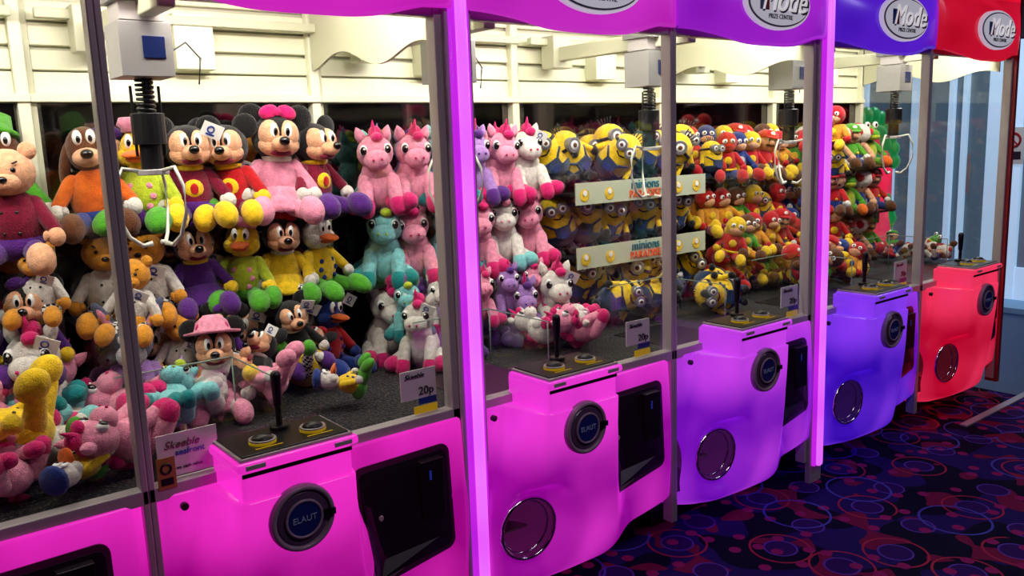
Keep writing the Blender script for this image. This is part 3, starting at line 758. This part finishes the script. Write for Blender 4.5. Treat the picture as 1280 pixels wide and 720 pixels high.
# machine 0 (partly visible)
for (k,x,y,z,rz,s,rx) in [
 ('dog2',0.38,2.90,S2,-0.1,0.9,0),('b_red',0.37,2.70,S2-0.05,-0.3,0.9,0.15),('m_red2',0.22,2.84,S2,-0.2,0.9,0),('m_chk',0.28,2.92,S2,-0.2,0.9,0),
 ('b_chef',0.38,2.86,S1,-0.3,0.85,0),('m_pur',0.24,2.82,S1,-0.3,0.85,0),('m_vio',0.37,2.68,S1-0.10,-0.3,0.75,0),('b_chef',0.40,2.66,S1+0.06,-0.4,0.6,0),
 ('u_pink',0.38,2.82,S0,-0.4,0.95,0),('u_lil',0.22,2.82,S0,0.3,0.9,0),('u_wht',0.36,2.62,S0+0.05,-0.4,0.85,0),
 ('u_aqua',0.40,2.50,S0+0.07,0.9,0.75,-1.4),('b_yel',0.34,2.33,S0+0.12,1.2,0.85,-1.45),('d_gy2',0.42,2.27,S0+0.05,2.4,0.5,-1.5),('u_wp',0.41,2.42,S0+0.06,2.2,0.65,-1.4),('u_pink',0.24,2.42,S0+0.05,0.2,0.8,-0.9),('u_aqua',0.22,2.6,S0+0.05,0.2,0.9,-0.4),
 ('u_pink',0.25,2.20,S0+0.06,0.6,0.55,-1.4),('u_pink',0.30,2.54,S0+0.12,-0.8,0.7,-1.1)]:
    put(k,x,y,z,rz,s,rx)
# machine 2: unicorns
P=empty('unicorn_plush_toy_pile')
rows=[(S2,['u_pink','u_pink','u_aqua','u_lil','u_pink','u_wht']),(S1,['u_aqua','u_pink','u_aqua','u_pink','u_wp','u_pink']),(S0,['u_wht','u_lil','u_aqua','u_lil','u_wht','u_pink'])]
for z,ks in rows:
    for j,k in enumerate(ks):
        put(k,1.575+0.143*j,2.80+R(-.015,.015),z,-0.35+R(-.3,.2),0.82,R(-.05,.1),R(-.08,.08),P)
        if j<5: put(ks[(j+2)%6],1.645+0.143*j,2.92,z+0.02,-0.35+R(-.3,.3),0.74,0,0,P)
for j,k in enumerate(['u_aqua','u_wht','u_pink','u_lil','u_pink']): put(k,1.60+0.155*j,2.67,S1-0.19,-0.4+R(-.3,.3),0.6,0,R(-.1,.1),P)
put('u_wht',1.60,2.60,S0,-0.8,0.74,0,0,P); put('u_lil',1.76,2.62,S0,-0.4,0.72,0,0,P); put('u_lil',2.12,2.64,S0,-0.4,0.72,0,0,P)
put('u_wht',2.26,2.60,S0,-0.4,0.85,0,0,P); put('u_pink',2.24,2.34,S0+0.07,1.3,0.6,-1.3,0,P); put('u_wht',2.10,2.42,S0+0.06,0.4,0.55,-1.3,0,P); put('u_wht',2.26,2.47,S0+0.06,2.4,0.6,-1.3,0,P)
# machine 3: goggle creatures on branded shelves
P=empty('goggle_creature_plush_toy_pile')
for z,n in ((S2,7),(S1,7),(S0,7)):
    for j in range(n):
        t=j/(n-1); x=2.53+0.70*t
        put(('g1','g2')[j%2],x+0.04,2.94,z+0.045,-0.5,0.85,0,R(-.2,.2),P)
        put(('g2','g1')[j%2],x,2.84,z+(0.04 if z==S1 else 0.07),-0.5+R(-.4,.4),0.95,R(-.1,.15),R(-.3,.3) if z==S1 else R(-.9,.9),P)
for (x,y,rz,ry) in [(2.54,2.62,-0.3,1.3),(2.70,2.55,0.5,1.5),(2.86,2.5,-0.8,-1.4),(3.0,2.42,0.3,1.4),(3.16,2.36,-0.5,-1.5),(3.0,2.62,0.9,1.4),(3.20,2.6,0.2,1.5)]:
    put('g2',x,y,S0+0.08,rz,0.85,0,ry,P)
for z in SH:
    c=empty('shelf_brand_sign',(2.89,BY-0.338,z+0.0)); b=MB(); b.box((-0.43,-0.006,-0.050),(0.43,0.0,0.045),mat('sign_cream',(180,188,164),rough=0.5))
    for s_ in (-0.38,-0.23,0.23,0.36): b.cyl((s_,-0.006,-0.01),(s_,-0.009,-0.01),0.028,YEL,18); b.cyl((s_,-0.009,0.0),(s_,-0.012,0.0),0.013,EYEW,14)
    b.obj('board',c); text('minions','sign_text',(0,-0.009,0.020),0.060,mat('ink_teal',(20,110,130)),c,extrude=0.002); text('PARADISE','sign_text_lower',(0,-0.009,-0.024),0.048,inkorange,c,extrude=0.002)
# machine 4: heroes / plumbers mix
P=empty('superhero_plush_toy_pile')
ks=['h1','h3','h4','p_red','h2','g2','h5','h4','h3']
for ri,(z) in enumerate((S2,S1,S0)):
    for lay in (0,1):
        for j in range(8):
            k=ks[(j*4+ri*2+lay*5)%9]
            put(k,3.48+0.100*j+0.02*lay,2.90-0.12*lay+R(-.02,.02),z+(0.04 if not lay else 0.0)+(0.03 if k=='g2' else 0),-0.5+R(-.4,.4),0.70,R(-.1,.1),R(-.25,.25),P)
for ri in range(2):
    for j in range(8):
        put(ks[(j*5+ri)%9],3.48+0.102*j,2.66,FLO+0.02+0.16*ri,-0.5+R(-.4,.4),0.64,R(-.2,.1),R(-.3,.3),P)
for j in range(10):
    put(ks[(j*3)%8],3.75+R(0,.42),2.32+R(0,.25),S0+0.05+R(0,.03),R(-3,3),0.6,R(-1.4,0),R(-.8,.8),P)
for zz in (S0,0.98,1.16,1.34,1.5):
    for j in range(2): put(ks[int(zz*10+j)%8],4.20,2.52+0.12*j,zz,-1.0+R(-.3,.3),0.68,0,0,P)
# machine 5: mushrooms & plumbers
P=empty('mushroom_plush_toy_pile')
ks=['mush','p_red','mush','p_grn','mush','dino']
for ri,z in enumerate((S2,S1,S0)):
    for j in range(6):
        put(ks[(j+ri*2)%6],4.49+0.138*j,2.86+R(-.02,.02),z,-0.7+R(-.3,.3),0.75,0,0,P)
for j in range(7): put(ks[j%6],4.8+R(0,.4),2.3+R(0,.35),S0+0.04,R(-3,3),0.42,R(-1.4,0),R(-.6,.6),P)

# ------------------------------------------------------------------ room
b=MB(); b.box((-2.5,-3.0,-0.05),(8.2,5.0,0.0),carpet); b.obj('floor')
b=MB(); b.box((5.36,1.97,0.0),(8.18,4.95,0.004),mat('blue_vinyl_floor',(18,44,96),rough=0.5)); b.obj('floor_blue_mat')
b=MB(); b.box((4.6,1.93,0.0),(8.18,1.97,0.008),mat('grey_strip',(150,150,160),rough=0.4)); b.obj('trim_2')
wallm=mat('dark_wall',(34,22,44),rough=0.8)
b=MB(); b.box((-2.5,5.0,0),(8.2,5.1,2.8),wallm); b.obj('wall_back')
b=MB(); b.box((-2.5,-3.1,0),(8.2,-3.0,2.8),wallm); b.obj('wall_front')
b=MB(); b.box((-2.6,-3.0,0),(-2.5,5.0,2.8),wallm); b.obj('wall_left')
b=MB(); b.box((-2.5,-3.0,2.8),(8.2,5.0,2.9),mat('dark_ceiling',(20,16,26),rough=0.8)); b.obj('ceiling')
# end wall with entrance doors
b=MB(); b.box((8.2,-3.0,0),(8.3,2.6,2.8),mat('maroon_wall',(90,22,34),rough=0.6)); b.box((8.2,4.6,0),(8.3,5.0,2.8),wallm); b.box((8.2,2.6,2.35),(8.3,4.6,2.8),wallm); b.obj('wall_right')
d=empty('door_1',(8.2,3.6,0)); fr=mat('door_frame_blue_white',(190,210,230),rough=0.4,emit=(165,198,230),es=0.65)  # frame brightened by emission of its own, light painted into the material
b=MB()
for y,wd in ((-1.0,.05),(-0.72,.05),(-0.50,.30),(-0.02,.045),(0.10,.05),(0.38,.12),(0.66,.05),(0.95,.05)): b.box((-0.05,y,0.0),(0.03,y+wd,2.32),fr)
for z in (0.0,2.26): b.box((-0.04,-1.0,z),(0.02,1.0,z+(0.34 if z==0 else 0.07)),fr)
b.obj('frame',d,bevel=0.004)
b=MB(); b.box((0.0,-0.98,0.3),(0.01,0.98,2.3),mat('glowing_daylight_pane',(80,95,108),rough=0.15,emit=(70,92,110),es=0.5)); b.obj('pane',d)  # pane glows by itself, standing in for daylight outside
b=MB(); b.box((-0.07,-0.08,1.0),(-0.045,-0.05,1.35),silver); b.obj('push_handle',d)
b=MB(); b.box((-0.45,-1.1,0.0),(-0.05,1.0,0.05),mat('door_step_blue',(120,175,215),rough=0.4)); b.obj('step',d)
c=empty('no_smoking_sign',(8.14,3.17,1.42)); b=MB(); b.box((-0.006,-0.09,-0.16),(0,0.09,0.16),whitep); b.tor((-0.008,0,0.05),0.06,0.010,RED,rot=(0,pi/2,0),sg=24); b.box((-0.011,-0.06,0.045),(-0.007,0.06,0.056),RED,rot=(0.78,0,0)); b.box((-0.008,-0.07,-0.12),(-0.005,0.07,-0.05),inkb); b.obj('board',c)
# pink kids' capsule machine behind
r=empty('capsule_vending_machine',(6.2,3.45,0))
pk=glow('lit_pink_capsule',(205,20,60),(240,60,110),0.8,False)
b=MB(); b.box((-0.42,0,0.0),(0.42,0.5,1.35),pk); b.lathe((0,0,1.35),(0,0.5,1.35),[(0,0.42),(0.5,0.42)],pk,40); b.obj('body',r,bevel=0.02)
b=MB(); b.box((-0.15,-0.03,0.88),(0.17,0.0,1.16),dark); b.box((-0.1,-0.04,0.92),(0.02,-0.028,1.0),silver); b.cyl((0.1,-0.03,1.08),(0.1,-0.05,1.08),0.03,silver,18); b.obj('coin_mech',r,bevel=0.005)
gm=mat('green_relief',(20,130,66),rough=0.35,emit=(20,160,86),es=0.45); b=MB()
for k in range(12):
    a=pi*k/11; b.ell((0.38*math.cos(a),-0.02,1.35+0.36*math.sin(a)),(0.07,0.04,0.06),gm,rot=(0,a,0))
b.tube([(0.2*math.cos(t*0.5)*(1-t/16),-0.05,1.45+0.2*math.sin(t*0.5)*(1-t/16)) for t in range(16)],[0.04]*15+[0.01],gm)
for s in (-1,1): b.tube([(s*0.35,-0.03,0.5),(s*0.3,-0.05,0.7),(s*0.36,-0.04,0.9),(s*0.28,-0.04,1.1)],[0.03,0.04,0.03,0.01],gm)
b.tube([(-0.3,-0.03,0.45),(-0.1,-0.05,0.55),(0.1,-0.04,0.45),(0.3,-0.04,0.56)],0.02,gm); b.obj('dragon_relief',r)

def area(name,loc,rot,sx,sy,e,col):
    L=bpy.data.lights.new(name,'AREA'); L.shape='RECTANGLE'; L.size=sx; L.size_y=sy; L.energy=e; L.color=col
    o=bpy.data.objects.new(name,L); COL.objects.link(o); o.location=loc; o.rotation_euler=rot
area('added_room_fill',(1.5,0.3,2.78),(0,0,0),1.2,0.3,15,(1.0,0.8,0.95)); area('added_room_fill',(4.5,0.3,2.78),(0,0,0),1.2,0.3,16,(0.80,0.72,1.0))  # added fills without fixtures, to reveal the carpet and highlight the fronts
area('entrance_lamp',(7.0,3.0,2.78),(0,0,0),0.6,0.6,25,(0.7,0.85,1.0))

w=bpy.data.worlds.new('World'); sc.world=w; w.use_nodes=True
w.node_tree.nodes['Background'].inputs[0].default_value=(0.02,0.012,0.03,1); w.node_tree.nodes['Background'].inputs[1].default_value=1.0

# ------------------------------------------------------------------ camera
cam=bpy.data.cameras.new('camera'); co=bpy.data.objects.new('camera',cam); COL.objects.link(co)
cam.sensor_width=36; cam.lens=36*1055/1280; cam.clip_start=0.05
Xa=Vector((1360,-230,1055)).normalized(); Dn=Vector((220,6140,1055)).normalized(); Ya=Xa.cross(Dn).normalized(); Dn=Ya.cross(Xa).normalized()
right=Vector((Xa[0],Ya[0],-Dn[0])); up=-Vector((Xa[1],Ya[1],-Dn[1])); fwd=Vector((Xa[2],Ya[2],-Dn[2]))
M=Matrix((right,up,-fwd)).transposed().to_4x4(); M.translation=Vector((0,0,1.6)); co.matrix_world=M
sc.camera=co
